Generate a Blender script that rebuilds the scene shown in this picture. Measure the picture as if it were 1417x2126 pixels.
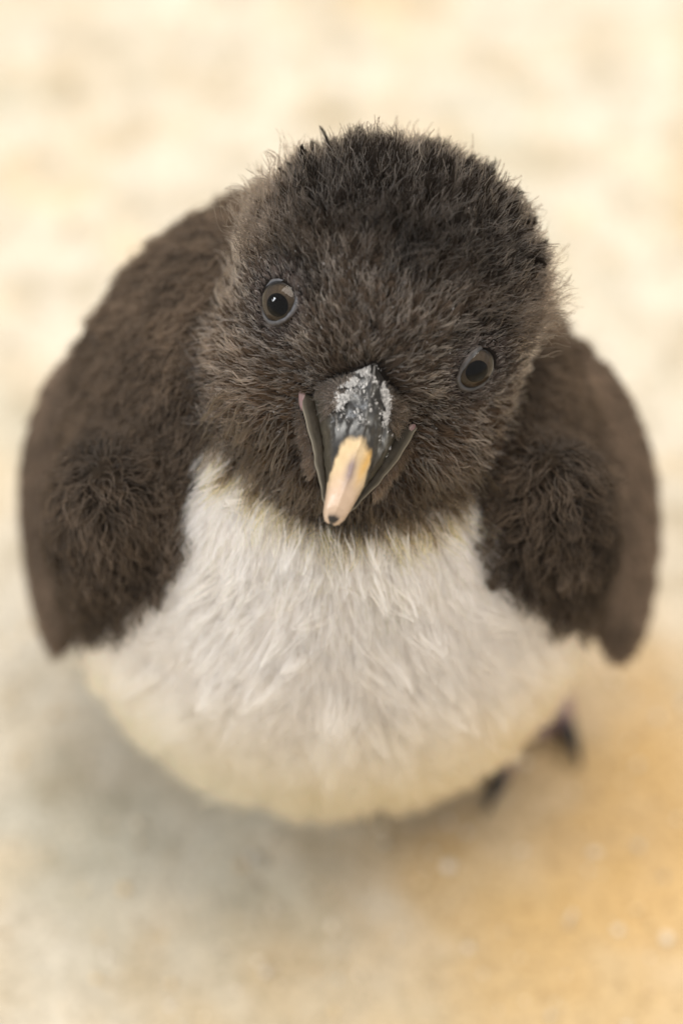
import bpy, math, random
import numpy as np
from mathutils.kdtree import KDTree

# ------------------------------------------------------------------ scene, camera, light
for o in list(bpy.data.objects):
    bpy.data.objects.remove(o)
scene = bpy.context.scene
COL = scene.collection
MM = 0.001
rng = np.random.default_rng(7)

cam_data = bpy.data.cameras.new('camera')
cam = bpy.data.objects.new('camera', cam_data)
COL.objects.link(cam)
scene.camera = cam
cam.location = (0.00054, -0.3935, 0.6756)
cam.rotation_euler = (math.radians(35.0), 0, 0)          # looks 55 degrees below the horizon
cam_data.sensor_fit = 'VERTICAL'
cam_data.sensor_height = 36.0
cam_data.sensor_width = 24.0
cam_data.lens = 36.0 * 627.0 * 8.0 / 2126.0              # about 85 mm
cam_data.clip_start = 0.02
cam_data.clip_end = 50.0
cam_data.dof.use_dof = True
cam_data.dof.focus_distance = 0.611
cam_data.dof.aperture_fstop = 3.1
cam_data.dof.aperture_blades = 0

world = bpy.data.worlds.new('World')
scene.world = world
world.use_nodes = True
bg = world.node_tree.nodes['Background']
bg.inputs['Color'].default_value = (1.0, 0.965, 0.92, 1)   # pale walls and ceiling of the nursery room
bg.inputs['Strength'].default_value = 0.68

def area_lamp(name, loc, aim, size, size_y, power, color):
    l = bpy.data.lights.new(name, 'AREA')
    l.shape = 'RECTANGLE'; l.size = size; l.size_y = size_y; l.energy = power; l.color = color
    o = bpy.data.objects.new(name, l); COL.objects.link(o)
    o.location = loc
    from mathutils import Vector
    o.rotation_euler = (Vector(aim) - Vector(loc)).to_track_quat('-Z', 'Y').to_euler()
    return o
area_lamp('ceiling_lamp', (0.30, 0.42, 1.95), (0, 0, 0.1), 1.8, 1.4, 52.0, (1.0, 0.92, 0.82))
area_lamp('window_light', (-1.75, -0.32, 1.15), (0, 0, 0.17), 0.25, 0.6, 18.0, (0.93, 0.96, 1.0))

vs = scene.view_settings
vs.view_transform = 'Standard'; vs.look = 'None'; vs.exposure = 0.0; vs.gamma = 1.0
vs.use_curve_mapping = False
scene.render.engine = 'CYCLES'
scene.cycles.use_denoising = True
scene.cycles.max_bounces = 10
scene.cycles.diffuse_bounces = 6
scene.cycles.glossy_bounces = 4
scene.cycles.transparent_max_bounces = 16
scene.cycles.use_adaptive_sampling = True
scene.cycles.adaptive_threshold = 0.02
scene.cycles_curves.shape = 'RIBBONS'
scene.cycles_curves.subdivisions = 2

import numpy as np
# ---- SHAPE (millimetres; chick stands on z = 0 and faces -Y) ----
PITCH = np.radians(55.0)
CAM_R = np.array([1.0, 0, 0])
CAM_U = np.array([0, np.sin(PITCH), np.cos(PITCH)])
CAM_B = np.array([0, -np.cos(PITCH), np.sin(PITCH)])
def nz(v):
    v = np.asarray(v, float)
    return v / np.maximum(np.linalg.norm(v, axis=-1, keepdims=True), 1e-9)
# head frame: E = the chick's left, F = along the bill, U = crown
HEAD = np.array([11.6, 10.5, 193.0])
_f = nz(-.20*CAM_R - .74*CAM_U + .64*CAM_B)
_e = .945*CAM_R - .31*CAM_U - .063*CAM_B
_e = nz(_e - _f*np.dot(_e, _f))
_u = np.cross(_f, _e)
HM = np.stack([_e, _f, _u])            # rows
def to_head(p): return (p - HEAD) @ HM.T
def from_head(q): return np.asarray(q, float) @ HM + HEAD
def hdir(q): return np.asarray(q, float) @ HM
def ell(p, c, s):
    q = p - np.asarray(c, float); s = np.asarray(s, float)
    k0 = np.sqrt(((q/s)**2).sum(-1)); k1 = np.sqrt(((q/s**2)**2).sum(-1))
    return k0*(k0-1)/np.maximum(k1, 1e-6)
def cap(p, a, b, ra, rb):
    a = np.asarray(a, float); b = np.asarray(b, float)
    t = np.clip(((p-a) @ (b-a))/((b-a) @ (b-a)), 0, 1)
    return np.linalg.norm(p - a - t[..., None]*(b-a), axis=-1) - (ra + (rb-ra)*t)
def smin(a, b, k):
    h = np.clip(.5 + .5*(b-a)/k, 0, 1)
    return b + (a-b)*h - k*h*(1-h)
FLIP = {-1: ((-62, 27, 142), (-84, -10, 57), (-.60, .80, .06)),
         1: ((56, 27, 142), (84, -12, 58), (.66, .74, .06))}
def flipper_frame(s):
    a, b, w = [np.asarray(v, float) for v in FLIP[s]]
    ax = nz(b-a); w = nz(w - ax*np.dot(w, ax)); n = np.cross(ax, w)
    return a, b, ax, w, n
def sd_flipper(p, s):
    a, b, ax, w, n = flipper_frame(s)
    L = np.linalg.norm(b-a)
    q = p - (a + ax*L*.5 + w*6)
    t = np.clip((q @ ax)/(L*.5), -1.2, 1.2)
    q = np.stack([q @ ax, (q @ w - 5.5*(1 - t*t) + 4.0*t)/(1 - (.34 if s < 0 else .08)*np.clip(t, 0, 1)), q @ n], -1)
    return ell(q, (0, 0, 0), (L*.5+3, 18, 6.5))
EYE_F, EYE_U, EYE_E = 18.0, 7.0, 26.0
def sd_head(p):
    q = to_head(p)
    d = ell(q, (0, -5.0, 0), (39.5, 34, 29.5))
    d = smin(d, ell(q, (0, 15, -4), (18, 16, 16)), 10)
    for s in (-1, 1):
        d = smin(d, ell(q, (s*19, 10, -22), (20, 25, 18)), 8)
    d = smin(d, ell(q, (0, 22, -25), (22, 21, 14)), 10)      # chin
    return d
def sd_torso(p):
    d = ell(p, (-2, 2, 91), (76, 67, 85))
    d = smin(d, ell(p, (-4, 32, 130), (65, 54, 58)), 25)
    d = smin(d, cap(p, (0, 22, 140), HEAD + np.array([0, 4, -6]), 44, 32), 22)
    d = smin(d, ell(p, (-3, 66, 34), (22, 28, 20)), 20)         # tail
    for s in (-1, 1):                                           # downy lobes in front of the flippers
        d = smin(d, ell(p, (-2 + s*57, -19, 128), (18, 19, 37)), 9)
    return d
def sd_body(p):
    d = smin(sd_torso(p), sd_head(p), 7)
    for s in (-1, 1):
        d = smin(d, sd_flipper(p, s), 7)
    d = np.maximum(d, 4 - p[..., 2])
    return d
# ---- END SHAPE ----

# ------------------------------------------------------------------ helpers
def gradn(fn, p, e=.4):
    g = np.stack([fn(p + np.eye(3)[i]*e) - fn(p - np.eye(3)[i]*e) for i in range(3)], -1)
    return nz(g)

def vnoise(p, seed=0):
    """smooth value noise in 0..1, p (...,3)"""
    p = np.asarray(p, float)
    i = np.floor(p).astype(np.int64); f = p - i
    f = f*f*(3 - 2*f)
    out = 0
    for dx in (0, 1):
        for dy in (0, 1):
            for dz in (0, 1):
                h = ((i[..., 0]+dx)*73856093) ^ ((i[..., 1]+dy)*19349663) ^ ((i[..., 2]+dz)*83492791) ^ (seed*2654435761 & 0x7fffffff)
                h = (h ^ (h >> 13))*1274126177 & 0x7fffffff
                h = (h ^ (h >> 16)) & 0xffff
                w = (f[..., 0] if dx else 1-f[..., 0])*(f[..., 1] if dy else 1-f[..., 1])*(f[..., 2] if dz else 1-f[..., 2])
                out = out + w*(h/65535.0)
    return out
def fbm(p, seed=0, n=3):
    a, s, t = 1.0, 0.0, 0.0
    for k in range(n):
        s = s + a*vnoise(np.asarray(p)*(2.03**k), seed+k*17); t += a; a *= .5
    return s/t

def surface_nets(fn, lo, hi, h):
    lo = np.asarray(lo, float); n = np.ceil((np.asarray(hi) - lo)/h).astype(int) + 1
    ax = [lo[k] + h*np.arange(n[k]) for k in range(3)]
    G = np.empty(n)
    for i in range(n[0]):
        Y, Z = np.meshgrid(ax[1], ax[2], indexing='ij')
        G[i] = fn(np.stack([np.full_like(Y, ax[0][i]), Y, Z], -1))
    S = G < 0
    nc = n - 1
    cnt = np.zeros(nc); acc = np.zeros((*nc, 3))
    for d in range(3):
        o1, o2 = [k for k in range(3) if k != d]
        for b in (0, 1):
            for c in (0, 1):
                sl = [slice(None)]*3; sh = [slice(None)]*3
                sl[d] = slice(0, nc[d]); sh[d] = slice(1, nc[d]+1)
                sl[o1] = sh[o1] = slice(b, b+nc[o1]); sl[o2] = sh[o2] = slice(c, c+nc[o2])
                g0 = G[tuple(sl)]; g1 = G[tuple(sh)]
                m = (g0 < 0) != (g1 < 0)
                t = np.where(m, g0/np.where(m, g0-g1, 1), 0)
                cnt += m
                acc[..., d] += np.where(m, t, 0); acc[..., o1] += m*b; acc[..., o2] += m*c
    act = cnt > 0
    idx = -np.ones(nc, int); idx[act] = np.arange(act.sum())
    cells = np.argwhere(act)
    V = lo + (cells + acc[act]/cnt[act][:, None])*h
    quads = []
    for d in range(3):
        o1, o2 = (d+1) % 3, (d+2) % 3
        a = [slice(0, -1) if k == d else slice(1, -1) for k in range(3)]
        b = [slice(1, None) if k == d else slice(1, -1) for k in range(3)]
        s0 = S[tuple(a)]; s1 = S[tuple(b)]
        for flip in (0, 1):
            e = np.argwhere((s0 & ~s1) if not flip else (~s0 & s1))
            if not len(e): continue
            e[:, o1] += 1; e[:, o2] += 1
            def cell(i, j):
                q = e.copy(); q[:, o1] -= i; q[:, o2] -= j
                return idx[q[:, 0], q[:, 1], q[:, 2]]
            f = [cell(1, 1), cell(0, 1), cell(0, 0), cell(1, 0)]
            quads.append(np.stack(f if not flip else f[::-1], -1))
    return V, np.concatenate(quads)

def mesh_obj(name, V, F, material, parent=None, color=None, smooth=True, materials=None):
    me = bpy.data.meshes.new(name)
    me.from_pydata((np.asarray(V)*MM).tolist(), [], [list(map(int, f)) for f in F])
    if smooth:
        me.polygons.foreach_set('use_smooth', np.ones(len(me.polygons), bool))
    if color is not None:
        a = me.attributes.new('col', 'FLOAT_COLOR', 'POINT')
        c = np.ones((len(V), 4), np.float32); c[:, :3] = color
        a.data.foreach_set('color', c.ravel())
    me.materials.append(material)
    me.update()
    o = bpy.data.objects.new(name, me); COL.objects.link(o)
    if parent is not None:
        o.parent = parent
    return o

def fur_obj(name, pts, rad, col, material, parent):
    """pts (N,K,3) in mm, rad (N,K) mm, col (N,K,3)"""
    N, K = pts.shape[:2]
    cu = bpy.data.hair_curves.new(name)
    cu.add_curves([K]*N)
    cu.attributes['position'].data.foreach_set('vector', (pts*MM).astype(np.float32).ravel())
    r = cu.attributes.get('radius') or cu.attributes.new('radius', 'FLOAT', 'POINT')
    r.data.foreach_set('value', (rad*MM).astype(np.float32).ravel())
    a = cu.attributes.new('col', 'FLOAT_COLOR', 'POINT')
    c = np.ones((N, K, 4), np.float32); c[..., :3] = np.clip(col, 0.002, 0.97)
    a.data.foreach_set('color', c.ravel())
    cu.materials.append(material)
    o = bpy.data.objects.new(name, cu); COL.objects.link(o)
    o.parent = parent
    o['kind'] = 'stuff'
    return o

# ------------------------------------------------------------------ materials
def new_mat(name):
    m = bpy.data.materials.new(name); m.use_nodes = True
    nt = m.node_tree
    return m, nt, nt.nodes['Principled BSDF']
def col_attr(nt):
    a = nt.nodes.new('ShaderNodeAttribute'); a.attribute_name = 'col'
    return a.outputs['Color']
def plain(name, color, rough=.5, coat=0.0, spec=.5):
    m, nt, b = new_mat(name)
    b.inputs['Base Color'].default_value = (*color, 1)
    b.inputs['Roughness'].default_value = rough
    b.inputs['Coat Weight'].default_value = coat
    b.inputs['Coat Roughness'].default_value = .08
    b.inputs['Specular IOR Level'].default_value = spec
    tc = nt.nodes.new('ShaderNodeTexCoord'); n = nt.nodes.new('ShaderNodeTexNoise')
    n.inputs['Scale'].default_value = 900; n.inputs['Detail'].default_value = 4
    nt.links.new(tc.outputs['Object'], n.inputs['Vector'])
    mx = nt.nodes.new('ShaderNodeMix'); mx.data_type = 'RGBA'; mx.blend_type = 'MULTIPLY'
    mx.inputs[0].default_value = .35
    mx.inputs[6].default_value = (*color, 1)
    nt.links.new(n.outputs['Color'], mx.inputs[7]); nt.links.new(mx.outputs[2], b.inputs['Base Color'])
    bp = nt.nodes.new('ShaderNodeBump'); bp.inputs['Strength'].default_value = .12; bp.inputs['Distance'].default_value = .0003
    nt.links.new(n.outputs['Fac'], bp.inputs['Height']); nt.links.new(bp.outputs['Normal'], b.inputs['Normal'])
    return m
def attr_mat(name, rough=.6, coat=0, bump=0.0, bump_scale=1500, spec=.5, sss=0):
    m, nt, b = new_mat(name)
    nt.links.new(col_attr(nt), b.inputs['Base Color'])
    b.inputs['Roughness'].default_value = rough; b.inputs['Coat Weight'].default_value = coat
    b.inputs['Coat Roughness'].default_value = .15
    b.inputs['Specular IOR Level'].default_value = spec
    if sss:
        b.inputs['Subsurface Weight'].default_value = sss
        b.inputs['Subsurface Radius'].default_value = (.002, .001, .0006)
        b.inputs['Subsurface Scale'].default_value = 1.0
    if bump:
        tc = nt.nodes.new('ShaderNodeTexCoord'); n = nt.nodes.new('ShaderNodeTexNoise')
        n.inputs['Scale'].default_value = bump_scale; n.inputs['Detail'].default_value = 6
        nt.links.new(tc.outputs['Object'], n.inputs['Vector'])
        bp = nt.nodes.new('ShaderNodeBump'); bp.inputs['Strength'].default_value = bump; bp.inputs['Distance'].default_value = .0004
        nt.links.new(n.outputs['Fac'], bp.inputs['Height']); nt.links.new(bp.outputs['Normal'], b.inputs['Normal'])
    return m
def hair_mat(name, rough=.35, rad_rough=.45, ior=1.5):
    m = bpy.data.materials.new(name); m.use_nodes = True
    nt = m.node_tree; nt.nodes.clear()
    out = nt.nodes.new('ShaderNodeOutputMaterial'); h = nt.nodes.new('ShaderNodeBsdfHairPrincipled')
    h.model = 'CHIANG'; h.parametrization = 'COLOR'
    nt.links.new(col_attr(nt), h.inputs['Color'])
    h.inputs['Roughness'].default_value = rough; h.inputs['Radial Roughness'].default_value = rad_rough
    h.inputs['Random Roughness'].default_value = .2
    h.inputs['IOR'].default_value = ior
    nt.links.new(h.outputs[0], out.inputs['Surface'])
    return m
def down_mat(name, trans=.35, gloss=.05):
    m = bpy.data.materials.new(name); m.use_nodes = True
    nt = m.node_tree; nt.nodes.clear()
    out = nt.nodes.new('ShaderNodeOutputMaterial')
    d = nt.nodes.new('ShaderNodeBsdfDiffuse'); t = nt.nodes.new('ShaderNodeBsdfTranslucent'); g = nt.nodes.new('ShaderNodeBsdfGlossy')
    g.inputs['Roughness'].default_value = .4
    c = col_attr(nt)
    nt.links.new(c, d.inputs['Color']); nt.links.new(c, t.inputs['Color'])
    m1 = nt.nodes.new('ShaderNodeMixShader'); m1.inputs[0].default_value = trans
    nt.links.new(d.outputs[0], m1.inputs[1]); nt.links.new(t.outputs[0], m1.inputs[2])
    m2 = nt.nodes.new('ShaderNodeMixShader'); m2.inputs[0].default_value = gloss
    nt.links.new(m1.outputs[0], m2.inputs[1]); nt.links.new(g.outputs[0], m2.inputs[2])
    nt.links.new(m2.outputs[0], out.inputs['Surface'])
    return m

# ------------------------------------------------------------------ ground
def make_ground():
    m, nt, b = new_mat('sandy_floor')
    L = nt.links
    tc = nt.nodes.new('ShaderNodeTexCoord')
    def noise(scale, detail=4, off=(0, 0, 0), rough=.55):
        mp = nt.nodes.new('ShaderNodeMapping'); mp.inputs['Location'].default_value = off
        L.new(tc.outputs['Object'], mp.inputs['Vector'])
        n = nt.nodes.new('ShaderNodeTexNoise'); n.inputs['Scale'].default_value = scale
        n.inputs['Detail'].default_value = detail; n.inputs['Roughness'].default_value = rough
        L.new(mp.outputs[0], n.inputs['Vector'])
        return n
    def ramp(src, stops):
        r = nt.nodes.new('ShaderNodeValToRGB')
        e = r.color_ramp.elements
        e[0].position, e[0].color = stops[0][0], (*stops[0][1], 1)
        e[1].position, e[1].color = stops[-1][0], (*stops[-1][1], 1)
        for p, c in stops[1:-1]:
            k = e.new(p); k.color = (*c, 1)
        L.new(src, r.inputs[0]); return r.outputs[0]
    def mix(fac, a, c, mode='MIX'):
        x = nt.nodes.new('ShaderNodeMix'); x.data_type = 'RGBA'; x.blend_type = mode
        if isinstance(fac, float): x.inputs[0].default_value = fac
        else: L.new(fac, x.inputs[0])
        for s, v in ((6, a), (7, c)):
            if isinstance(v, tuple): x.inputs[s].default_value = (*v, 1)
            else: L.new(v, x.inputs[s])
        return x.outputs[2]
    base = ramp(noise(16, 6, (0, 0, 0), .62).outputs['Fac'], [(.30, (.53, .44, .31)), (.44, (.60, .53, .42)), (.56, (.655, .60, .505)), (.72, (.60, .48, .32))])
    ochre = ramp(noise(9, 4, (3.1, 1.7, 0)).outputs['Fac'], [(.52, (0, 0, 0)), (.70, (1, 1, 1))])
    base = mix(ochre, base, (.60, .44, .24))
    grey = ramp(noise(11, 4, (7.7, 4.1, 2)).outputs['Fac'], [(.55, (0, 0, 0)), (.72, (.8, .8, .8))])
    base = mix(grey, base, (.50, .49, .41))
    blot = ramp(noise(48, 3, (2.2, 5.1, 0), .5).outputs['Fac'], [(.30, (.78, .76, .71)), (.5, (1, 1, 1)), (.68, (1.10, 1.10, 1.10))])
    base = mix(.9, base, blot, 'MULTIPLY')
    # the damp ochre patch round the right foot and beyond it, then painted shade left and front
    def patch(center, radius, color, strength, base):
        mp = nt.nodes.new('ShaderNodeMapping'); mp.vector_type = 'POINT'
        nd = noise(22, 4, (1.3, 9.2, 0))
        ad = nt.nodes.new('ShaderNodeVectorMath'); ad.operation = 'MULTIPLY_ADD'
        L.new(nd.outputs['Color'], ad.inputs[0]); ad.inputs[1].default_value = (.15, .15, 0); L.new(tc.outputs['Object'], ad.inputs[2])
        sb = nt.nodes.new('ShaderNodeVectorMath'); sb.operation = 'DISTANCE'
        L.new(ad.outputs[0], sb.inputs[0]); sb.inputs[1].default_value = (center[0]+.075, center[1]+.075, 0)
        mr = nt.nodes.new('ShaderNodeMapRange'); mr.interpolation_type = 'SMOOTHSTEP'
        mr.inputs['From Min'].default_value = radius; mr.inputs['From Max'].default_value = radius*.05
        mr.inputs['To Min'].default_value = 0; mr.inputs['To Max'].default_value = strength
        L.new(sb.outputs['Value'], mr.inputs[0])
        return mix(mr.outputs[0], base, color)
    base = patch((.09, -.06), .15, (.56, .36, .145), .9, base)
    base = patch((.06, -.19), .17, (.57, .41, .20), .6, base)
    base = patch((-.085, -.04), .07, (.52, .50, .41), .15, base)  # grey tint painting the belly's soft shadow into the sand at the left
    base = patch((-.03, -.20), .20, (.50, .42, .29), .55, base)  # duller tan painted in front, in place of the light falling off there
    # grains: fine speckle of pale and dark sand
    g = ramp(noise(420, 3, (0, 0, 0), .7).outputs['Fac'], [(.35, (.62, .58, .52)), (.5, (1, 1, 1)), (.7, (1.12, 1.1, 1.08))])
    base = mix(.75, base, g, 'MULTIPLY')
    base = mix(1.0, base, (.93, .945, .955), 'MULTIPLY')
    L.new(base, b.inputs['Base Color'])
    b.inputs['Roughness'].default_value = .9
    b.inputs['Specular IOR Level'].default_value = .2
    bp = nt.nodes.new('ShaderNodeBump'); bp.inputs['Strength'].default_value = .5; bp.inputs['Distance'].default_value = .0012
    L.new(noise(350, 5).outputs['Fac'], bp.inputs['Height']); L.new(bp.outputs['Normal'], b.inputs['Normal'])

    n = 301
    t = np.linspace(-1, 1, n)
    a = 2200*np.sinh(3.0*t)/np.sinh(3.0)
    X, Y = np.meshgrid(a, a, indexing='ij')
    P = np.stack([X, Y, np.zeros_like(X)], -1)
    Z = (fbm(P/45, 5) - .5)*5 + (fbm(P/14, 9, 2) - .5)*1.6
    Z = Z - 1.4
    V = np.stack([X, Y, Z], -1).reshape(-1, 3)
    i = np.arange(n*n).reshape(n, n)
    F = np.stack([i[:-1, :-1], i[1:, :-1], i[1:, 1:], i[:-1, 1:]], -1).reshape(-1, 4)
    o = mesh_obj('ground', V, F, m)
    o['kind'] = 'structure'; o['label'] = 'cream and ochre sandy floor under the penguin chick'
    return Z, a

def icosphere(sub=1):
    import bmesh
    bm = bmesh.new(); bmesh.ops.create_icosphere(bm, subdivisions=sub, radius=1)
    V = np.array([v.co[:] for v in bm.verts]); F = np.array([[v.index for v in f.verts] for f in bm.faces]); bm.free()
    return V, F

def make_gravel():
    V0, F0 = icosphere(1)
    N = 7000
    r = 420*np.sqrt(rng.random(N)); th = rng.random(N)*6.283
    c = np.stack([r*np.cos(th), r*np.sin(th) + 20, np.zeros(N)], -1)
    s = .6 + 1.5*rng.random(N)**4 + (rng.random(N) < .006)*1.2
    c[:, 2] = (fbm(c/45, 5) - .5)*5 + (fbm(c*[1, 1, 0]/14, 9, 2) - .5)*1.6 - 1.4 + s*.25
    sc = s[:, None]*(.6 + .6*rng.random((N, 3))); sc[:, 2] *= .75
    V = V0[None]*(1 + .22*(rng.random((N, len(V0), 1)) - .5))*sc[:, None] + c[:, None]
    F = F0[None] + (np.arange(N)*len(V0))[:, None, None]
    pal = np.array([(.64, .57, .46), (.68, .63, .55), (.62, .48, .28), (.55, .42, .26), (.50, .47, .40), (.72, .58, .36), (.74, .66, .52), (.36, .31, .25)])
    k = rng.choice(len(pal), N, p=[.22, .13, .13, .08, .14, .12, .14, .04])
    col = np.repeat((pal[k]*(.85 + .3*rng.random((N, 1))))[:, None], len(V0), 1).reshape(-1, 3)
    o = mesh_obj('gravel', V.reshape(-1, 3), F.reshape(-1, 3), attr_mat('gravel_stone', .8, bump=.3), None, col.clip(0, .9))
    o['kind'] = 'stuff'; o['label'] = 'small pale and ochre grit strewn over the sandy floor'; o['category'] = 'gravel'
make_ground()
make_gravel()

# ------------------------------------------------------------------ penguin chick
chick = bpy.data.objects.new('penguin_chick', None); COL.objects.link(chick)
chick['label'] = 'brown and white downy penguin chick standing on the sandy floor looking up'
chick['category'] = 'penguin'

AZ_Z = np.array([0, 40, 65, 80, 100, 115, 130, 141, 152, 165, 172, 180, 195])
AZ_A = np.array([88, 86, 80, 70, 63, 55, 48, 41, 41, 47, 54, 58, 56])
def regions(p):
    """0 hood, 1 breast, 2 mantle, 3 / 4 right / left flipper (chick's own sides swapped to the view)"""
    w = (vnoise(p/5.5, 3) - .5)
    h = sd_head(p); t = sd_torso(p); f0 = sd_flipper(p, -1); f1 = sd_flipper(p, 1)
    az = np.degrees(np.arctan2(p[:, 0] + 2, -(p[:, 1] - 5)))
    lim = np.interp(p[:, 2] + w*6, AZ_Z, AZ_A) + w*4 + np.where(az > 0, np.interp(p[:, 2], [120, 145, 165, 185], [2, 5, 7, 2]), np.interp(p[:, 2], [120, 140, 165, 185], [0, 3, 4, 0]))
    R = np.where(np.abs(az) < lim, 1, 2)
    low = (p[:, 2] < 60) & (np.abs(az) < 100)
    R = np.where(low, 1, R)
    R = np.where(f0 < t - .5, 3, R); R = np.where(f1 < t - .5, 4, R)
    front = p[:, 1] < 6
    ee = np.abs(to_head(p)[:, 0] - 3)
    R = np.where((h + w*2.0 < t - .5) | ((h + w*4.0 < np.interp(ee, [7, 20, 30], [4.0, 0, -3.0])) & front), 0, R)
    return R

BV, BF = surface_nets(sd_body, (-108, -82, 0), (108, 108, 240), 2.0)
bn = gradn(sd_body, BV)
breg = regions(BV)
skin_cols = np.array([(.010, .008, .007), (.85, .79, .73), (.022, .016, .011), (.04, .03, .022), (.04, .03, .022)])
body = mesh_obj('body', BV, BF, attr_mat('skin_under_down', .9, spec=.1), chick, skin_cols[breg])
body['label'] = 'rounded body with head, flippers and belly under thick down'

# ---- eyes
EYES = []
def ring(c, n, e1, e2, r, k, off=0):
    a = np.linspace(0, 2*np.pi, k, endpoint=False)
    return c + e1*r*np.cos(a)[:, None] + e2*r*np.sin(a)[:, None] + n*off
def dome(c, n, e1, e2, R, a0, a1, na, k, squash=1.0):
    """spherical zone from polar angle a0 to a1 about axis n"""
    V, F = [], []
    A = np.linspace(a0, a1, na); T = np.linspace(0, 2*np.pi, k, endpoint=False)
    for a in A:
        V.append(c + n*R*np.cos(a) + (e1*squash*np.cos(T)[:, None] + e2*np.sin(T)[:, None])*R*np.sin(a))
    V = np.concatenate(V)
    for i in range(na-1):
        for j in range(k):
            F.append([i*k+j, (i+1)*k+j, (i+1)*k+(j+1) % k, i*k+(j+1) % k])
    return V, F
cornea_m = bpy.data.materials.new('cornea_film'); cornea_m.use_nodes = True
nt = cornea_m.node_tree; nt.nodes.clear()
_o = nt.nodes.new('ShaderNodeOutputMaterial'); _t = nt.nodes.new('ShaderNodeBsdfTransparent'); _g = nt.nodes.new('ShaderNodeBsdfGlossy')
_g.inputs['Roughness'].default_value = .03
_fr = nt.nodes.new('ShaderNodeFresnel'); _fr.inputs['IOR'].default_value = 1.376
_mx = nt.nodes.new('ShaderNodeMixShader')
nt.links.new(_fr.outputs[0], _mx.inputs[0]); nt.links.new(_t.outputs[0], _mx.inputs[1]); nt.links.new(_g.outputs[0], _mx.inputs[2])
nt.links.new(_mx.outputs[0], _o.inputs['Surface'])
iris_m, nt, b = new_mat('iris_brown')
nt.links.new(col_attr(nt), b.inputs['Base Color']); b.inputs['Roughness'].default_value = .6; b.inputs['Specular IOR Level'].default_value = .1
pupil_m, nt, b = new_mat('pupil_black')
b.inputs['Base Color'].default_value = (.002, .002, .002, 1); b.inputs['Roughness'].default_value = 1; b.inputs['Specular IOR Level'].default_value = 0
eyeball_m = plain('eyeball_dark', (.010, .009, .009), .3)
lid_m = attr_mat('eyelid_skin', .5, bump=.5, bump_scale=2500)
EYE_R = 6.4
for s in (-1, 1):
    n = nz(hdir((s*.66, .56, .38))) 
    up = nz(hdir((0, 0, 1)) - n*np.dot(hdir((0, 0, 1)), n)); side = np.cross(up, n)
    surf = from_head((s*EYE_E, EYE_F, EYE_U))
    d = sd_body(surf[None])[0]
    surf = surf - n*d                      # onto the skin
    c = surf - n*3.7
    g_ = nz(n + .10*hdir((0, 1, 0)) - .36*s*hdir((1, 0, 0)))
    gu = nz(up - g_*np.dot(up, g_)); gs = np.cross(gu, g_)
    EYES.append((s, surf, n, up, side, c))
    eye = mesh_obj('eye', *dome(c, n, side, up, EYE_R, 1e-3, 2.4, 24, 48), eyeball_m, chick)
    eye['label'] = 'brown round eye with grey lid rim'
    R1 = EYE_R + .04
    V, F = dome(c, g_, gs, gu, R1, .47, .92, 10, 64)
    q = (V - c)/R1
    ang = np.arccos(np.clip(q @ g_, -1, 1)); az = np.arctan2(q @ gu, q @ gs)
    rad = (ang - .47)/.45
    fib = vnoise(np.stack([np.cos(az)*14, np.sin(az)*14, rad*1.5], -1), 4)
    ic = np.array([.064, .046, .030])*(.7 + .6*fib[:, None])*(1 - .55*np.clip((rad-.75)/.25, 0, 1)[:, None])*(.8 + .35*np.clip(1-rad, 0, 1)[:, None])
    mesh_obj('iris', V, F, iris_m, eye, ic)
    mesh_obj('pupil', *dome(c, g_, gs, gu, R1 + .02, 1e-3, .485, 8, 40), pupil_m, eye)
    mesh_obj('cornea', *dome(c, n, side, up, EYE_R + .25, 1e-3, 1.15, 24, 64), cornea_m, eye)
    # eyelid: a soft rim round the opening
    V, F = [], []
    K, M = 72, 12
    T = np.linspace(0, 2*np.pi, K, endpoint=False)
    for t in T:
        ow = 5.35 + .38*np.sin(2*t + .5*s)
        rimdir = side*np.cos(t) + up*np.sin(t)
        droop = .25*np.sin(t)
        for j in range(M):
            a = 2*np.pi*j/M
            th = .38 + .08*np.sin(3*t + s) + .25*vnoise(np.array([np.cos(t)*5, np.sin(t)*5, j*.7 + s]), 8)
            rr = ow + .45 + th*np.cos(a)*1.5 + .25*(vnoise(np.array([np.cos(t)*9, np.sin(t)*9, s + 4]), 9) - .5)
            hh = (np.sqrt(max(EYE_R**2 - min(ow, 6.0)**2, 0)) - .45) + th*.8*np.sin(a) - .35*th*np.cos(a)
            V.append(c + rimdir*rr + n*(hh + .3))
    for i in range(K):
        for j in range(M):
            F.append([i*M+j, ((i+1) % K)*M+j, ((i+1) % K)*M+(j+1) % M, i*M+(j+1) % M])
    V = np.array(V)
    nn = vnoise(V/1.1, 12)[:, None]
    oc = np.tile(np.clip(.35 + .65*np.cos(2*np.pi*np.arange(M)/M), 0, 1), K)[:, None]
    lc = np.array([.10, .105, .118])*(.45 + 1.0*nn)
    lc = lc + (np.array([.045, .035, .030])*(.5 + nn) - lc)*oc
    lid = mesh_obj('eyelid', V, F, lid_m, eye, lc)
    lid['label'] = 'pale grey ring of bare lid skin'

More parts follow.
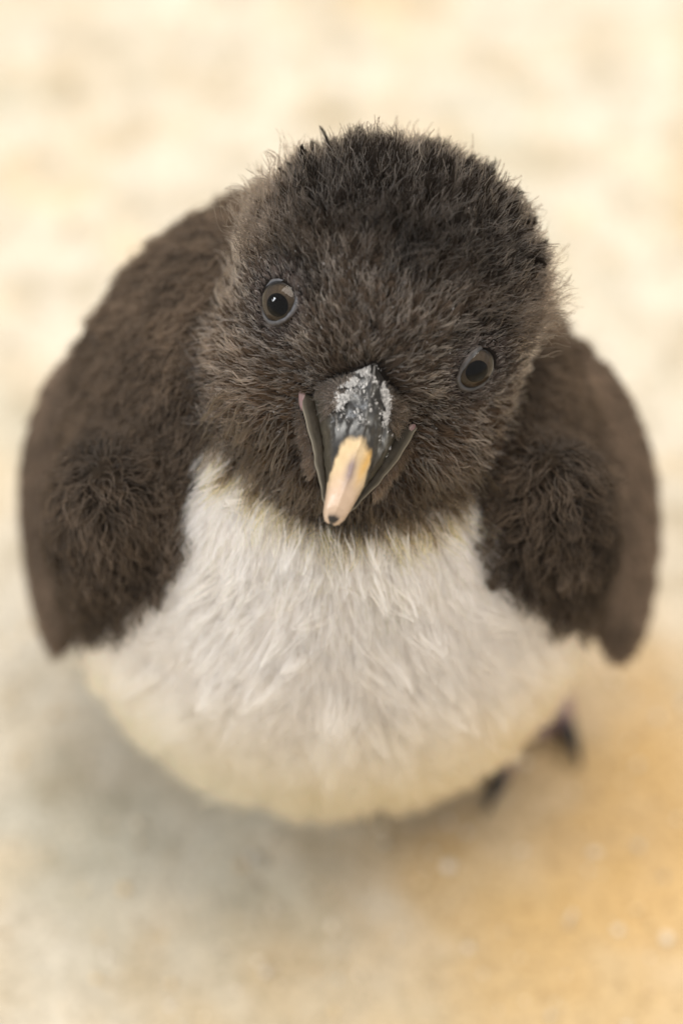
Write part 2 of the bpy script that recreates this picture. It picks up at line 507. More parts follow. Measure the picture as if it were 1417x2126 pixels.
# ---- bill
def loft(sections, cap_start=True, cap_end=True):
    K = len(sections[0]); V = np.concatenate(sections); F = []
    for i in range(len(sections)-1):
        for j in range(K):
            F.append([i*K+j, i*K+(j+1) % K, (i+1)*K+(j+1) % K, (i+1)*K+j])
    if cap_start: F.append(list(range(K))[::-1])
    if cap_end: F.append([(len(sections)-1)*K + j for j in range(K)])
    return V, F
BF_ = np.array([22, 28, 33, 38, 43, 48, 53, 57, 60, 62.5, 64.0, 64.6])
CUL = np.array([9.5, 9.0, 7.5, 5.0, 2.6, .2, -2.2, -4.4, -6.6, -9.2, -11.6, -13.2])
TOM = np.array([-5.5, -7.0, -8.3, -9.3, -10.2, -10.8, -11.1, -11.5, -12.2, -13.2, -14.0, -14.2])
HW = np.array([15.0, 13.2, 11.4, 9.6, 8.0, 6.6, 4.9, 3.9, 3.4, 2.8, 1.9, .8])
def upper_bill_point(f, a):
    """a = 0 culmen ridge, +-1 tomium (cutting edge)"""
    cu = np.interp(f, BF_, CUL); to = np.interp(f, BF_, TOM); hw = np.interp(f, BF_, HW)
    x = np.sin(np.clip(a, -1, 1)*np.pi/2)
    sg = np.sign(x); x = sg*np.abs(x)**1.12
    k = np.interp(f, [22, 45, 56, 64], [.9, 1.0, 1.35, 1.5])
    z = to + (cu - to)*np.clip(1 - np.abs(a), 0, 1)**(.78/k)
    return np.stack([hw*x, f, z], -1)
fs = np.concatenate([np.linspace(22, 58, 90), np.linspace(58.3, 64.6, 34)])
aa = np.linspace(-1, 1, 61)
sec = []
for f in fs:
    top = upper_bill_point(np.full_like(aa, f), aa)
    under = top[::-1][1:-1].copy(); under[:, 2] = np.interp(f, BF_, TOM) + .6*(1 - (under[:, 0]/(abs(under[:, 0]).max()+1e-6))**2)*0 - .05
    sec.append(np.concatenate([top, under]))
V, F = loft(sec)
K = len(sec[0])
A = np.tile(np.concatenate([aa, aa[::-1][1:-1]]), len(fs)); Fv = np.repeat(fs, K)
# nostril groove along each side, and relief
gro = np.exp(-((np.abs(A) - .52)/.10)**2)*np.exp(-((Fv - 37)/5.0)**2)
V[:, 0] -= np.sign(V[:, 0])*gro*1.0; V[:, 2] -= gro*.6
sadd = np.exp(-((Fv-41.5)/2.2)**2)*(np.abs(A) < .6)
V[:, 2] -= sadd*.5
bl = fbm(V/2.2, 31)
V[:, 2] += (bl - .5)*.9*np.clip((48 - Fv)/8, .22, 1)
V[:, 0] += (fbm(V/1.8, 33) - .5)*.8*np.clip((60 - Fv)/8, .2, 1)
# colour: dark horn at the base, pale cream tip, dark point
n1 = fbm(V/np.array([2.0, 4.0, 2.0]), 41); n2 = fbm(V/np.array([.7, 2.0, .7]), 43)
dark = np.array([.016, .015, .014])*(.6 + .9*n1[:, None])
dark = dark + np.array([.16, .165, .16])*np.clip((n2 - .60)*5, 0, 1)[:, None]*(Fv < 46)[:, None]
sc2 = np.exp(-((Fv - 43.5)/2.4)**2)*np.clip((fbm(np.stack([A*9, Fv*.25, A*0], -1), 79, 3) - .48)*7, 0, 1)
dark = dark + (np.array([.36, .37, .37]) - dark)*(sc2*.55)[:, None]
cr = np.clip((fbm(np.stack([A*7.0, Fv*.6, np.ones_like(A)], -1), 77, 2) - .50)*6, 0, 1)*np.clip((41 - Fv)/4, 0, 1)*(.4 + .6*np.clip((n2 - .4)*4, 0, 1))
dark = dark + (np.array([.42, .42, .41]) - dark)*(cr*.65*np.clip((np.abs(A) - .12)/.12, .1, 1))[:, None]
side = np.array([.050, .044, .032])*(.7 + .6*n1[:, None])
dark = dark + (side - dark)*np.clip((np.abs(A) - .62)/.2, 0, 1)[:, None]
cream = np.array([.60, .455, .27])*(.8 + .35*n1[:, None])
cream = cream + (np.array([.54, .40, .29]) - cream)*np.clip((Fv - 53)/6, 0, 1)[:, None]
cream = cream + (np.array([.62, .35, .07]) - cream)*(np.clip(1 - np.abs(A - .42)/.22, 0, 1)*np.clip((58 - Fv)/6, 0, 1)*.8)[:, None]
mauve = np.exp(-((Fv - 55)/3.2)**2 - ((A + .02)/.20)**2)*(.5 + n1)
cream = cream + (np.array([.20, .15, .155]) - cream)*np.clip(mauve*1.1, 0, .9)[:, None]
edge = np.interp(Fv, [45.5, 47.5, 53, 58], [.22, .42, .66, 1.2])
fac = np.clip((Fv - (46.2 + (n1 - .5)*4.0 + (n2 - .5)*2.5))/2.2, 0, 1)*np.clip((edge + .06 - np.abs(A) + (n2-.5)*.1)/.10, 0, 1)
colr = dark + (cream - dark)*fac[:, None]
pt = np.exp(-((Fv - 64.3)/.6)**2)
colr = colr + (np.array([.03, .025, .022]) - colr)*(np.clip(pt*1.3, 0, 1)*(np.abs(A) < .55))[:, None]
bill_m = attr_mat('bill_horn', .30, coat=.0, bump=.35, bump_scale=1200)
BX, BO = [20, 28, 43, 56, 65], [0, .9, 3.2, 3.4, 2.9]
def bend(V):
    V = V.copy(); V[:, 0] += np.interp(V[:, 1], BX, BO)
    return V
W = from_head(bend(V))
cut = int(np.searchsorted(fs, 46.5))
nF = (len(fs)-1)*K
base_faces = F[:cut*K] + [F[nF]]
tip_faces_raw = F[cut*K:nF] + [F[nF+1]]
upper_bill = mesh_obj('upper_bill', W[:(cut+1)*K], base_faces, bill_m, chick, colr[:(cut+1)*K])
upper_bill['label'] = 'dark grey upper bill with whitish flaking base'
o0 = cut*K
bill_tip = mesh_obj('bill_tip', W[o0:], [[v - o0 for v in f] for f in tip_faces_raw], bill_m, upper_bill, colr[o0:])
bill_tip['label'] = 'pale cream horn tip with dark point'

# lower bill: a wider shallow scoop below, seen as a strip on either side
LF = np.array([14, 22, 30, 36, 42, 48, 53, 57, 60.0])
LW = np.array([17.0, 17.6, 16.2, 13.7, 11.1, 8.5, 6.3, 4.4, 2.0])
LZ = np.array([-3.5, -5.6, -8.2, -10.2, -11.7, -12.9, -13.5, -14.0, -14.6])
lf = np.linspace(14, 60, 70)
sec = []; strip = []
prof = np.array([(-1, 0), (-.97, .5), (-.90, .85), (-.80, .95), (-.66, .75), (-.55, .2), (-.3, -.4), (0, -.6), (.3, -.4), (.55, .2), (.66, .75), (.80, .95), (.90, .85), (.97, .5), (1, 0),
                 (.96, -1.4), (.8, -3.0), (.5, -4.2), (0, -4.8), (-.5, -4.2), (-.8, -3.0), (-.96, -1.4)])
for f in lf:
    w = np.interp(f, LF, LW); z = np.interp(f, LF, LZ); sc_ = np.interp(f, [14, 50, 60], [1, .9, .45])
    w = w + .5*(vnoise(np.array([f*.35, 0, 0]), 57) - .5); z = z + .5*(vnoise(np.array([f*.3, 3, 0]), 58) - .5)
    sec.append(np.stack([prof[:, 0]*w, np.full(len(prof), f), z + prof[:, 1]*sc_], -1))
V, F = loft(sec)
pa = np.abs(np.tile(prof[:, 0], len(lf))); fv = np.repeat(lf, len(prof))
n1 = fbm(V/1.6, 51); n2 = fbm(V/np.array([.5, 3, .5]), 53)
lc = np.array([.026, .021, .014])*(.55 + .9*n1[:, None])
lc = lc + (np.array([.42, .38, .30]) - lc)*(np.clip((pa - .965)/.02, 0, 1)*.55)[:, None]
pk = np.clip((28 - fv)/6, 0, 1)
lc = lc + (np.array([.30, .20, .20]) - lc)*pk[:, None]*.7
lower_bill = mesh_obj('lower_bill', from_head(bend(V)), F, attr_mat('lower_bill_horn', .5, spec=.12, coat=.0, bump=.4, bump_scale=1500), chick, lc)
lower_bill['label'] = 'dark olive lower bill with a pale edge'
gape_m = plain('gape_flesh', (.22, .135, .13), .5, coat=.1)
V0, F0 = icosphere(3)
for s in (-1, 1):
    g = V0*np.array([1.3, 5.0, 1.0])*(1 + .25*(vnoise(V0*2.2, 61+s) - .5))[:, None]
    g[:, 2] -= .36*g[:, 1]
    ca, sa = np.cos(-s*.25), np.sin(-s*.25)
    g = np.stack([g[:, 0]*ca + g[:, 1]*sa, -g[:, 0]*sa + g[:, 1]*ca, g[:, 2]], -1)
    gp = np.array([s*14.3 + 1.2, 30.5, -8.6])
    o = mesh_obj('gape_corner', from_head(g + gp), F0, gape_m, lower_bill)
    o['label'] = 'pinkish fleshy mouth corner'

# flaking dry skin round the bill base
def flakes():
    V, F, C = [], [], []
    r = np.random.default_rng(11)
    n = 0
    for i in range(5200):
        k = r.random(); q_ = r.random()
        if k < .46:   a = -.05 - .48*q_ + r.normal(0, .035 + .03*q_); f = 28 + 10.5*q_ + r.normal(0, .9)      # along the feather edge
        elif k < .78: a = .06 + .36*q_**.7 + r.normal(0, .035); f = 28 + 11*q_ + r.normal(0, .9)
        elif k < .90: a = r.normal(-.12, .1); f = r.normal(31.5, 1.8)
        else:         a = r.normal(0, .35); f = r.uniform(32, 44)
        a = float(np.clip(a, -.95, .95)); f = float(np.clip(f, 24, 44))
        if fbm(np.array([a*7.0, f*.6, 1.0]), 77, 2) < .42: continue
        p = upper_bill_point(np.array(f), np.array(a))
        pa = upper_bill_point(np.array(f), np.array(a + .02)) - p; pf = upper_bill_point(np.array(f + .2), np.array(a)) - p
        nn = nz(np.cross(pf, pa)); nn = nn if nn[2] > 0 else -nn
        t1 = nz(pa); t2 = np.cross(nn, t1)
        sz = .08 + .34*r.random()**3
        m = r.integers(4, 7); an = np.sort(r.random(m)*6.283)
        tilt = r.normal(0, .35, 2)
        poly = []
        for t in an:
            x, y = .6*sz*np.cos(t)*(.6 + .7*r.random()), 1.7*sz*np.sin(t)*(.6 + .7*r.random())
            poly.append(p + t1*x + t2*y + nn*(.18 + .25*r.random() + tilt[0]*x + tilt[1]*y))
        cen = np.mean(poly, 0) + nn*.08
        th = nn*.07
        V += poly + [q - th for q in poly]
        F.append([n + j for j in range(m)]); F.append([n + m + j for j in range(m)][::-1])
        for j in range(m):
            F.append([n + j, n + m + j, n + m + (j+1) % m, n + (j+1) % m])
        g = r.uniform(.25, .66)
        C += [(g, g*.99, g*.98)]*(2*m)
        n += 2*m
    o = mesh_obj('flaking_skin', from_head(bend(np.array(V))), F, attr_mat('dry_flakes', .85), upper_bill, np.array(C), smooth=False)
    o['kind'] = 'stuff'; o['label'] = 'whitish flakes of dry skin at the bill base'
flakes()

# ---- feet
foot_m = attr_mat('foot_skin', .6, bump=.6, bump_scale=900)
claw_m = plain('claw_black', (.012, .011, .012), .35, coat=.2)
FOOT = {1: ((64, 13, 9), [(22, -27, 6), (49, -29, 6), (73, -12, 6)]),
        -1: ((-40, 26, 9), [(-20, -16, 6), (-40, -14, 6), (-56, 0, 6)])}
for s in (1, -1):
    ank, toes = FOOT[s]
    ank = np.array(ank, float); toes = [np.array(t, float) for t in toes]
    def sd_foot(p):
        d = cap(p, ank, ank + np.array([-4*s, 12, 30]), 7, 9)
        for t in toes:
            k = ank*.45 + t*.55 + np.array([0, 0, 2.2])
            d = smin(d, smin(cap(p, ank, k, 6.5, 4.4), cap(p, k, t - np.array([0, 0, 1]), 4.4, 3.0), 2), 3)
        for a_, b_ in ((0, 1), (1, 2)):
            m_ = (toes[a_] + toes[b_])/2*.50 + ank*.50
            d = smin(d, ell(p, (m_[0], m_[1], 4.5), (7, 8, 2.0)), 3)
        return np.maximum(d, .6 - p[..., 2])
    allp = np.array([ank, ank + [0, 12, 30]] + toes)
    V, F = surface_nets(sd_foot, allp.min(0) - 14, allp.max(0) + 14, 1.3)
    n1 = fbm(V/3.5, 71)
    near = np.min([np.linalg.norm(V - t, axis=1) for t in toes], 0)
    fc = np.array([.40, .26, .26])*(.6 + .7*n1[:, None])
    fc = fc + (np.array([.035, .030, .032]) - fc)*np.clip((11 - near)/8 + (n1 - .5)*1.5, 0, 1)[:, None]
    foot = mesh_obj('foot', V, F, foot_m, chick, fc)
    foot['label'] = 'pinkish grey webbed foot with blackish toes'
    for t in toes:
        dr = nz((t - ank)*[1, 1, 0]); sd = np.array([-dr[1], dr[0], 0]); upv = np.array([0, 0, 1.0])
        secs = []
        for q in np.linspace(0, 1, 12):
            cen = t + dr*(-2 + 11.5*q) + upv*(1.2*np.sin(q*2.2) - 5.0*q*q + .4)
            rr = 3.6*(1 - q)**.75 + .12
            T = np.linspace(0, 2*np.pi, 14, endpoint=False)
            secs.append(cen + sd*np.cos(T)[:, None]*rr*.85 + upv*np.sin(T)[:, None]*rr)
        V, F = loft(secs)
        V[:, 2] = np.maximum(V[:, 2], .3)
        mesh_obj('claw', V, F, claw_m, foot)

# ------------------------------------------------------------------ down
tri = np.concatenate([BF[:, [0, 1, 2]], BF[:, [0, 2, 3]]])
ta = BV[tri]; tarea = .5*np.linalg.norm(np.cross(ta[:, 1]-ta[:, 0], ta[:, 2]-ta[:, 0]), axis=1)
tcen = ta.mean(1)
def scatter(n, weight):
    w = tarea*weight; w = w/w.sum()
    k = rng.choice(len(tri), n, p=w)
    u, v = rng.random(n), rng.random(n); m = u + v > 1; u[m], v[m] = 1-u[m], 1-v[m]
    t = ta[k]
    return t[:, 0] + (t[:, 1]-t[:, 0])*u[:, None] + (t[:, 2]-t[:, 0])*v[:, None]
def tangent(d, n):
    return nz(d - n*np.sum(d*n, -1, keepdims=True))
def grow(root, nrm, flow, length, lift, lift_end, wave, wave_f, jitter, K, grav=0.0):
    """integrate strands; all per-strand arrays (N,)"""
    N = len(root)
    P = np.empty((N, K, 3)); P[:, 0] = root
    s1 = nz(np.cross(nrm, flow)); ph = rng.random(N)*6.283; ph2 = rng.random(N)*6.283
    jit = rng.normal(0, 1, (N, 3))*np.asarray(jitter).reshape(-1, 1)
    f1 = wave_f*(.7 + .6*rng.random(N)); f2 = wave_f*(.7 + .6*rng.random(N))
    for k in range(1, K):
        s = (k - .5)/(K-1)
        lf = lift + (lift_end - lift)*s
        d = nrm*np.sin(lf)[:, None] + flow*np.cos(lf)[:, None] + jit*(.5 + s)
        d = d + s1*(wave*np.sin(ph + f1*s*6.283))[:, None] + nrm*(.6*wave*np.sin(ph2 + f2*s*6.283))[:, None]
        d[:, 2] -= grav*s
        P[:, k] = P[:, k-1] + nz(d)*(length/(K-1))[:, None]
    return P
def clump(P, frac, amount, power=1.4, seed=0):
    """pull strands towards guides chosen among themselves, more at the tips"""
    N, K = P.shape[:2]
    M = max(8, int(N*frac))
    gi = rng.choice(N, M, replace=False)
    kd = KDTree(M)
    for i, g in enumerate(gi): kd.insert(P[g, 0], i)
    kd.balance()
    near = np.array([kd.find(p)[1] for p in P[:, 0]])
    amt = (amount*(.4 + .9*rng.random(M))).clip(0, .97)[near]
    amt = amt*(.55 + .6*rng.random(N)).clip(0, 1)
    s = (np.linspace(0, 1, K)**power)[None, :, None]
    G = P[gi][near]
    return P + (G - P)*s*amt[:, None, None], near
def taper(N, K, r0, r1=.25, power=1.0):
    s = np.linspace(0, 1, K)[None]
    return (np.asarray(r0).reshape(-1, 1)*np.ones((N, 1)))*(1 + (r1 - 1)*s**power)
def lerp_col(a, b, K, power=1.0):
    s = (np.linspace(0, 1, K)**power)[None, :, None]
    return a[:, None]*(1-s) + b[:, None]*s
def bill_clear(q):
    """distance-like value, negative where the bill comes out of the face (head frame)"""
    f, u = q[:, 1], q[:, 2]
    x = q[:, 0] - np.interp(f, BX, BO)
    lw = np.interp(f, LF, LW); hw = np.interp(f, BF_, HW); to = np.interp(f, BF_, TOM); cu = np.interp(f, BF_, CUL)
    a = np.clip(np.abs(x)/hw, 0, 1)
    inside = (f > 23) & (np.abs(x) < hw) & (u > to - 2) & (u < to + (cu - to)*(1 - a)**.5 + .6)
    inside |= (f > 20) & (np.abs(x) < lw - .8) & (u > -15) & (u < np.interp(f, LF, LZ) + 1.5) & (f > 25.5)
    d = np.where((f > 20) & (u > -20) & (u < 1), np.abs(x) - lw, 8.0)
    return np.where(inside, -1.0, np.maximum(d, .05))
def eye_dist(p):
    d = np.full(len(p), 99.0)
    for s, surf, n, up, side, c in EYES:
        v = p - surf; h = v @ n
        r = np.linalg.norm(v - h[:, None]*n, axis=1)
        d = np.minimum(d, np.where(np.abs(h) < 9, r, 99))
    return d

treg = regions(tcen)
dark_hair = hair_mat('dark_down', .24, .35, 1.45)
under_hair = down_mat('dark_underdown', .15, .008)
soft_dark = down_mat('brown_down', .25, .03)
white_down = hair_mat('white_down', .5, .7)

def hood():
    org = np.array([0, 34, -2.0])
    qz = to_head(tcen)
    # --- dense coat, then coarser top strands
    def coat(name, n, wfun, kind, label):
        p = scatter(n, (treg == 0)*wfun(qz))
        nr = gradn(sd_body, p)
        if kind == 'face':                                  # feather wedges on either side of the culmen
            m = int(n*.28)
            f = rng.uniform(24, 39, m); a = rng.uniform(-.84, .84, m)
            ok = f < np.interp(np.abs(a), [0, .06, .5, .64, .76, .84], [24, 27.0, 38.5, 38.5, 33, 24])
            f, a = f[ok], a[ok]
            b0 = upper_bill_point(f, a); d1 = upper_bill_point(f, a + .02) - b0; d2 = upper_bill_point(f + .2, a) - b0
            bn_ = nz(np.cross(d1, d2)); bn_ *= np.sign(bn_[:, 2:3])
            pw, nw = from_head(bend(b0)), hdir(bn_)
            # curled fringe along the outer edge of the lower bill
            m = 1500; f = rng.uniform(24, 50, m); sg = np.where(rng.random(m) < .5, -1, 1)
            e0 = np.stack([sg*(np.interp(f, LF, LW) + .25 - .5*rng.random(m)), f, np.interp(f, LF, LZ) - .3 - 2.2*rng.random(m)], -1)
            pf = from_head(bend(e0)); nf = hdir(nz(np.stack([sg*1.0, .25*np.ones(m), .55*np.ones(m)], -1)))
            pw = np.concatenate([pw, pf]); nw = np.concatenate([nw, nf]); nfr = m
        q = to_head(p)
        keep = (eye_dist(p) > 5.7) & (bill_clear(q) > 0)
        p, nr = p[keep], nr[keep]
        if kind == 'face':
            p = np.concatenate([p, pw]); nr = np.concatenate([nr, nw])
        q = to_head(p); ed = eye_dist(p); bc = np.abs(bill_clear(q))
        N = len(p)
        wedge = np.zeros(N)
        if kind == 'face': wedge[-len(pw):] = 1
        crown = np.clip((q[:, 2] - 12)/10, 0, 1)*np.clip((17 - q[:, 1])/10, 0, 1)
        back = np.clip((-q[:, 1] + 2)/12, 0, 1)
        chin = np.clip((-q[:, 2] - 20)/8, 0, 1)
        cheek = np.clip((-q[:, 2] - 2)/8, 0, 1)
        flow = tangent(hdir(q - org), nr)
        swirl = (np.stack([fbm(p/6, 90+i, 2) for i in range(3)], -1) - .5)
        flow = tangent(flow + swirl*(1.0 + .5*crown)[:, None] + rng.normal(0, .14, (N, 3)), nr)
        L = 4.4 + 5.4*crown + 3.4*back + 4.0*chin + 2.2*cheek
        near_eye = np.clip((ed - 6)/10, 0, 1)
        brow = np.exp(-((ed - 11.5)/3.5)**2)*np.clip((q[:, 2] - 11)/4, 0, 1)
        L = L*(.22 + .78*near_eye)*(1 + .4*brow)
        L = L*(.38 + .62*np.clip(bc/6, 0, 1))
        L = np.where(wedge > 0, 3.4, L)
        if kind == 'face': L[-nfr:] = 2.6
        L = L*(.55 + .75*rng.random(N))
        lift = .50 + .40*crown + .10*back + .12*rng.normal(0, 1, N)
        lift_end = .08 + .45*crown + .30*back
        lift = np.where(wedge > 0, .35, lift)
        K = 8
        fine = kind == 'under'
        P = grow(p, nr, flow, L*(np.where(crown < .4, 1.35, 1.0) if not fine else .85), lift*(1.0 if fine else .8), lift_end, (.26 if fine else .38) + .12*rng.random(N), 1.0, .13, K, grav=.12)
        if fine:
            P, near = clump(P, .028, .92, 1.0)
        else:
            P, near = clump(P, .25, .6, 1.2)
        t = fbm(p/8, 101)
        face = np.array([.070, .052, .039]); crn = np.array([.0065, .0053, .0044]); chk = np.array([.066, .043, .027]); chc = np.array([.032, .022, .014])
        base = face[None]*np.ones((N, 1))
        def to(b, c, k): return b + (c - b)*k[:, None]
        base = to(base, chk, cheek*.9); base = to(base, chc, chin*.9)
        base = to(base, crn, np.clip(crown + back*.3, 0, 1)*.9)
        dk = np.exp(-(((q[:, 0] - 1)/8)**2 + ((q[:, 1] - 12)/6)**2))*np.clip(q[:, 2]/10, 0, 1)      # dark whorl on the forehead
        base = to(base, np.array([.007, .006, .005]), np.clip(dk*.85 + brow*.85, 0, 1))
        base = base*(.55 + .9*t)[:, None]*(.55 + .9*rng.random(N))[:, None]
        base = np.where(wedge[:, None] > 0, base*.5, base)
        if kind == 'face': base[-nfr:] *= .9
        er = np.exp(-((ed - 6.5)/3.5)**2)
        base = to(base, np.array([.085, .07, .068]), er*.6)
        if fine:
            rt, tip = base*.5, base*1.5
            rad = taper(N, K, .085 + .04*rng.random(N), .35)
        else:
            pale = rng.random(N) < np.where(crown > .5, .06, .5)*(1 - chin*.7)*np.where(wedge > 0, .35, 1)*(1 - np.clip(dk + brow, 0, .9))
            tip = base*1.35
            tip[pale] = tip[pale]*2.0 + np.array([.105, .086, .070])*np.where(crown[pale] > .5, .45, 1)[:, None]
            rt = base
            rad = taper(N, K, (.13 + .09*rng.random(N))*np.where((ed < 12) | (wedge > 0), .6, 1), .45)
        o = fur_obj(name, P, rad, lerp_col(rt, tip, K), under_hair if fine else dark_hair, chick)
        o['label'] = label
    coat('hood_down', 62000, lambda q: np.where(q[:, 1] > -8, 1.3, .8), 'under', 'dark brown fluffy down covering head, crown and chin')
    coat('face_down', 17000, lambda q: np.where(q[:, 1] > -8, 1.3, .5), 'face', 'fine wavy silvery brown strands over face and forehead')
    # longer wispy filaments that break the outline of the crown and hang under the chin
    wz = (treg == 0)*np.where((qz[:, 2] > 6) & (qz[:, 1] < 14), 1.0, 0) + (treg == 0)*np.where((qz[:, 2] < -20), 1.6, 0)
    p = scatter(5200, wz.astype(float)); nr = gradn(sd_body, p); q = to_head(p)
    k = (eye_dist(p) > 11) & (bill_clear(q) > 2); p, nr, q = p[k], nr[k], q[k]; N = len(p)
    flow = tangent(hdir(q - org), nr); up_ = q[:, 2] > 0
    flow = tangent(flow + rng.normal(0, .35, (N, 3)), nr)
    L = np.where(up_, 12.0, 13.5)*(.5 + .85*rng.random(N))
    lift = np.where(up_, .95, .45) + rng.normal(0, .2, N); lift_end = np.where(up_, .7, .05)
    P = grow(p, nr, flow, L, lift, lift_end, .5 + .25*rng.random(N), 1.3, .16, 10, grav=.12)
    P, _ = clump(P, .22, .85, 1.6)
    base = np.array([.022, .016, .012])*(.5 + .9*rng.random(N))[:, None]
    o = fur_obj('hood_filaments', P, taper(N, 10, .085 + .06*rng.random(N), .3), lerp_col(base, base*1.4, 10), dark_hair, chick)
    o['label'] = 'wispy dark filaments sticking out of crown and chin'
    # fringe of dark pointed tufts lying over the white throat
    hd = sd_head(tcen); fr = (tcen[:, 1] < 4) & (hd < 9) & (hd > -1) & (qz[:, 2] < -14)
    p = scatter(2600, fr.astype(float)); nr = gradn(sd_body, p); q = to_head(p)
    k = (bill_clear(q) > 2) & (regions(p) < 2) & (np.abs(np.degrees(np.arctan2(p[:, 0] + 2, 5 - p[:, 1]))) < np.interp(p[:, 2], AZ_Z, AZ_A)); p, nr, q = p[k], nr[k], q[k]; N = len(p)
    flow = tangent(np.array([0, -.2, -1.0]) + np.stack([(q[:, 0])*.012, 0*q[:, 0], 0*q[:, 0]], -1) + rng.normal(0, .22, (N, 3)), nr)
    P = grow(p, nr, flow, 12.5*(.5 + .8*rng.random(N)), .7 + rng.normal(0, .15, N), .32*np.ones(N), .22 + .3*rng.random(N), 1.0, .10, 10, grav=.1)
    P, _ = clump(P, .11, .95, 1.0)
    low = sd_head(p) + rng.normal(0, 1.2, N)
    base = np.where((low > 5.2)[:, None], np.array([.50, .31, .10]), np.array([.020, .014, .009]))*(.5 + .9*rng.random(N))[:, None]
    o = fur_obj('throat_fringe', P, taper(N, 10, .12 + .07*rng.random(N), .3), lerp_col(base, base*1.6 + np.array([.02, .012, .004]), 10), dark_hair, chick)
    o['label'] = 'fringe of dark pointed tufts over the white throat'
hood()

def breast():
    n = 95000
    az = np.degrees(np.arctan2(tcen[:, 0] + 2, -(tcen[:, 1] - 5)))
    w = (treg == 1)*np.where(np.abs(az) < 105, 1.0, .15)*np.where(tcen[:, 2] > 20, 1, .4)
    p = scatter(n, w.astype(float)); nr = gradn(sd_body, p)
    N = len(p)
    swirl = (np.stack([vnoise(p/9, 110+i) for i in range(3)], -1) - .5)
    side_ = np.zeros((N, 3)); side_[:, 0] = (p[:, 0] + 2)/60
    flow = tangent(np.array([0, -.25, -1.0]) + side_*.8 + swirl*.8, nr)
    L = (8.5 + 3.5*np.clip((120 - p[:, 2])/60, 0, 1) + 4*np.clip((48 - p[:, 2])/20, 0, 1))*(.6 + .6*rng.random(N))
    L = L*np.clip(p[:, 2]/22, .35, 1)
    tf = np.clip((vnoise(p/7, 117) - .5)*6, 0, 1)*np.clip((72 - p[:, 2])/15, 0, 1)      # loose tufts low on the belly
    L = L*(1 + .10*tf)
    lift = .42 + .15*rng.normal(0, 1, N) + .35*tf; le = .12 + .22*tf
    K = 8
    P = grow(p, nr, flow, L, lift, le, .14 + .1*rng.random(N), .8, .13, K, grav=.1)
    P, near = clump(P, .06, .38, 1.4); P, near = clump(P, .010, .15, 1.8)
    P[..., 2] = np.maximum(P[..., 2], 2.0 + 1.5*rng.random((N, 1)))
    t = fbm(p/12, 121)
    white = np.array([.94, .70, .615]); yel = np.array([.95, .60, .345])
    yk = np.clip((112 - p[:, 2])/45, 0, 1)*1.0 + np.clip((p[:, 2] - 150)/18, 0, 1)*.28*np.clip(1 - np.abs(p[:, 0] - 6)/40, 0, 1)
    yk = np.clip(yk + (t - .5)*.5, 0, 1)
    base = white + (yel - white)*yk[:, None]
    base = base*(.88 + .16*rng.random(N))[:, None]
    tipk = np.clip(yk + .12*(rng.random(N) < .2), 0, 1)
    tip = white*1.02 + (yel - white)*tipk[:, None]
    st = (p[:, 2] > 132) & (rng.random(N) < .16*np.clip((p[:, 2]-132)/25, 0, 1))                    # stained strands under the chin
    tip[st] = np.array([.62, .45, .20]); 
    o = fur_obj('breast_down', P, taper(N, K, .125 + .06*rng.random(N), .35), lerp_col(base, tip, K), white_down, chick)
    o['label'] = 'creamy white down on breast and belly'
    # looser pointed tufts lying over the coat
    w2 = (treg == 1)*(np.abs(az) < np.interp(tcen[:, 2], AZ_Z, AZ_A) - 5)*np.where(tcen[:, 2] > 28, 1, 0)*(.25 + np.clip((vnoise(tcen/16, 171) - .4)*4, 0, 1))
    p = scatter(5200, w2.astype(float)); nr = gradn(sd_body, p); N = len(p)
    sw = (np.stack([vnoise(p/12, 180+i) for i in range(3)], -1) - .5)
    sd_ = np.zeros((N, 3)); sd_[:, 0] = (p[:, 0] + 2)/45
    flow = tangent(np.array([0, -.25, -1.0]) + sd_*.9 + sw*1.2, nr)
    P = grow(p, nr, flow, 12*(.6 + .7*rng.random(N)), .85 + .12*rng.normal(0, 1, N), .42*np.ones(N), .2 + .2*rng.random(N), .8, .08, 10, grav=.1)
    P, _ = clump(P, .055, .95, .9)
    yk = np.clip((125 - p[:, 2])/45 + (p[:, 2] > 145)*.8 + (rng.random(N) - .5)*.5, 0, 1)[:, None]
    b0 = white + (yel - white)*yk*.6; t0 = white + (np.array([.93, .60, .30]) - white)*yk*.9
    o = fur_obj('breast_tufts', P, taper(N, 10, .15 + .07*rng.random(N), .3), lerp_col(b0, t0, 10), white_down, chick)
    o['label'] = 'loose cream tufts over breast and belly'
breast()

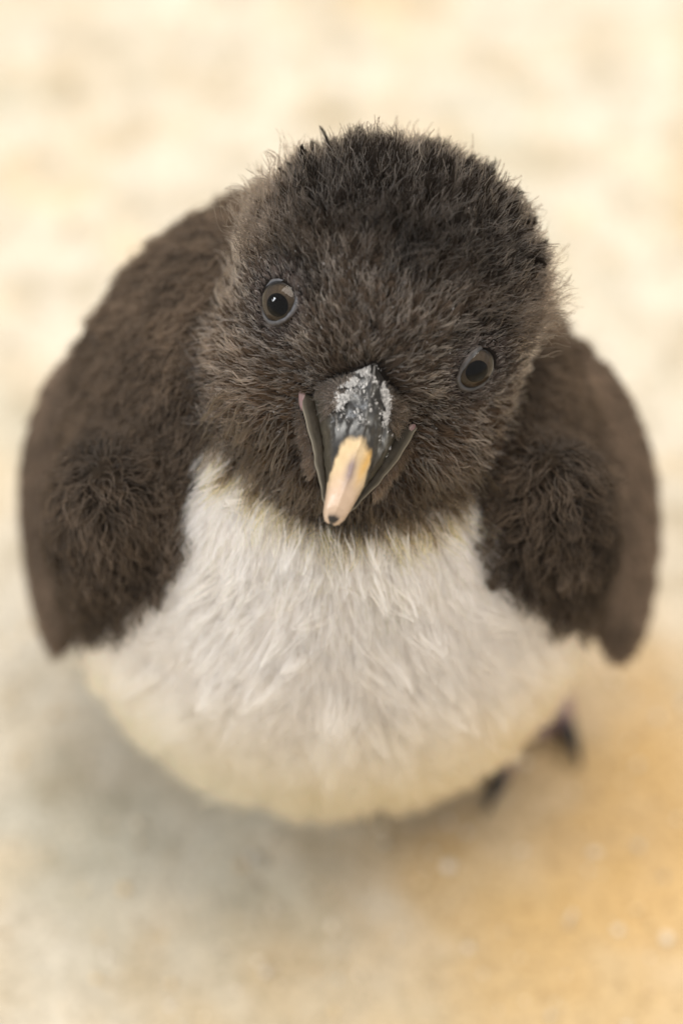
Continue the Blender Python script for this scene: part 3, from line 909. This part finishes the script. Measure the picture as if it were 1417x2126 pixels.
def mantle():
    def one(name, code, n, Lb, label, mat, colr, liftv=.7, clump_f=.035, clump_a=.68, rad=.16):
        w = (treg == code)*(1.0 if code != 2 else np.where(tcen[:, 1] > 55, .35, 1.0))
        w = w*np.where(tcen[:, 2] > 15, 1, .4)
        p = scatter(n, w.astype(float)); nr = gradn(sd_body, p); N = len(p)
        swirl = (np.stack([vnoise(p/11, 130+code*5+i) for i in range(3)], -1) - .5)
        flow = tangent(np.array([0, .0, -1.0]) + swirl*(1.1 if code == 2 else .3), nr)
        if code == 2:                                            # breast-side edge turns inwards over the white
            az = np.degrees(np.arctan2(p[:, 0] + 2, -(p[:, 1] - 5)))
            flow = tangent(flow + np.stack([-np.sign(az)*.22*(np.abs(az) < 75), -.2*np.ones(N), np.zeros(N)], -1), nr)
        L = Lb*(.55 + .7*rng.random(N))
        K = 8
        P = grow(p, nr, flow, L, liftv + .15*rng.normal(0, 1, N), .15*np.ones(N), .65 + .3*rng.random(N) if code == 2 else .12*np.ones(N), 1.1, .12, K, grav=.1)
        P, _ = clump(P, clump_f, clump_a, 1.25)
        P[..., 2] = np.maximum(P[..., 2], 2.0 + 1.5*rng.random((N, 1)))
        t = fbm(p/10, 140)
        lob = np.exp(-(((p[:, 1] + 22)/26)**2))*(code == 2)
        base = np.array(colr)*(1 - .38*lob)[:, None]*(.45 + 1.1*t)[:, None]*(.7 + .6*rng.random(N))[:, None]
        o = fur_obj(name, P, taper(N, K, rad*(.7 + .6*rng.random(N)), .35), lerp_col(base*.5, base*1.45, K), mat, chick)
        o['label'] = label
    one('mantle_down', 2, 60000, 11.5, 'dark brown woolly down on shoulders and back', soft_dark, (.125, .090, .062))
    for code in (3, 4):
        one('flipper_down', code, 15000, 4.6, 'short brown down on a flipper', soft_dark, (.21, .155, .112), .45, .05, .5, .14)
mantle()

def dander():
    r = np.random.default_rng(23)
    qz = to_head(tcen)
    p = scatter(260, ((treg == 0) & (qz[:, 1] > 0)).astype(float))
    n_ = gradn(sd_body, p); q = to_head(p)
    k = (eye_dist(p) > 6) & (bill_clear(q) > 0); p, n_ = p[k], n_[k]
    V, F, C = [], [], []
    for i in range(len(p)):
        t1 = nz(np.cross(n_[i], r.normal(0, 1, 3))); t2 = np.cross(n_[i], t1)
        sz = .08 + .12*r.random(); c = p[i] + n_[i]*(1.2 + 2.2*r.random())
        b = len(V)
        for j in range(4):
            a = j*1.57 + r.random(); V.append(c + (t1*np.cos(a) + t2*np.sin(a))*sz*(.6 + .6*r.random()) + n_[i]*r.normal(0, .05))
        V.append(c - n_[i]*.08)
        F += [[b, b+1, b+2, b+3]] + [[b+j, b+4, b+(j+1) % 4] for j in range(4)]
        g = r.uniform(.12, .42); C += [(g, g*.98, g)]*5
    o = mesh_obj('dander', np.array(V), F, attr_mat('dander_flake', .6), chick, np.array(C), smooth=False)
    o['kind'] = 'stuff'; o['label'] = 'tiny pale specks of dander caught in the face down'
dander()
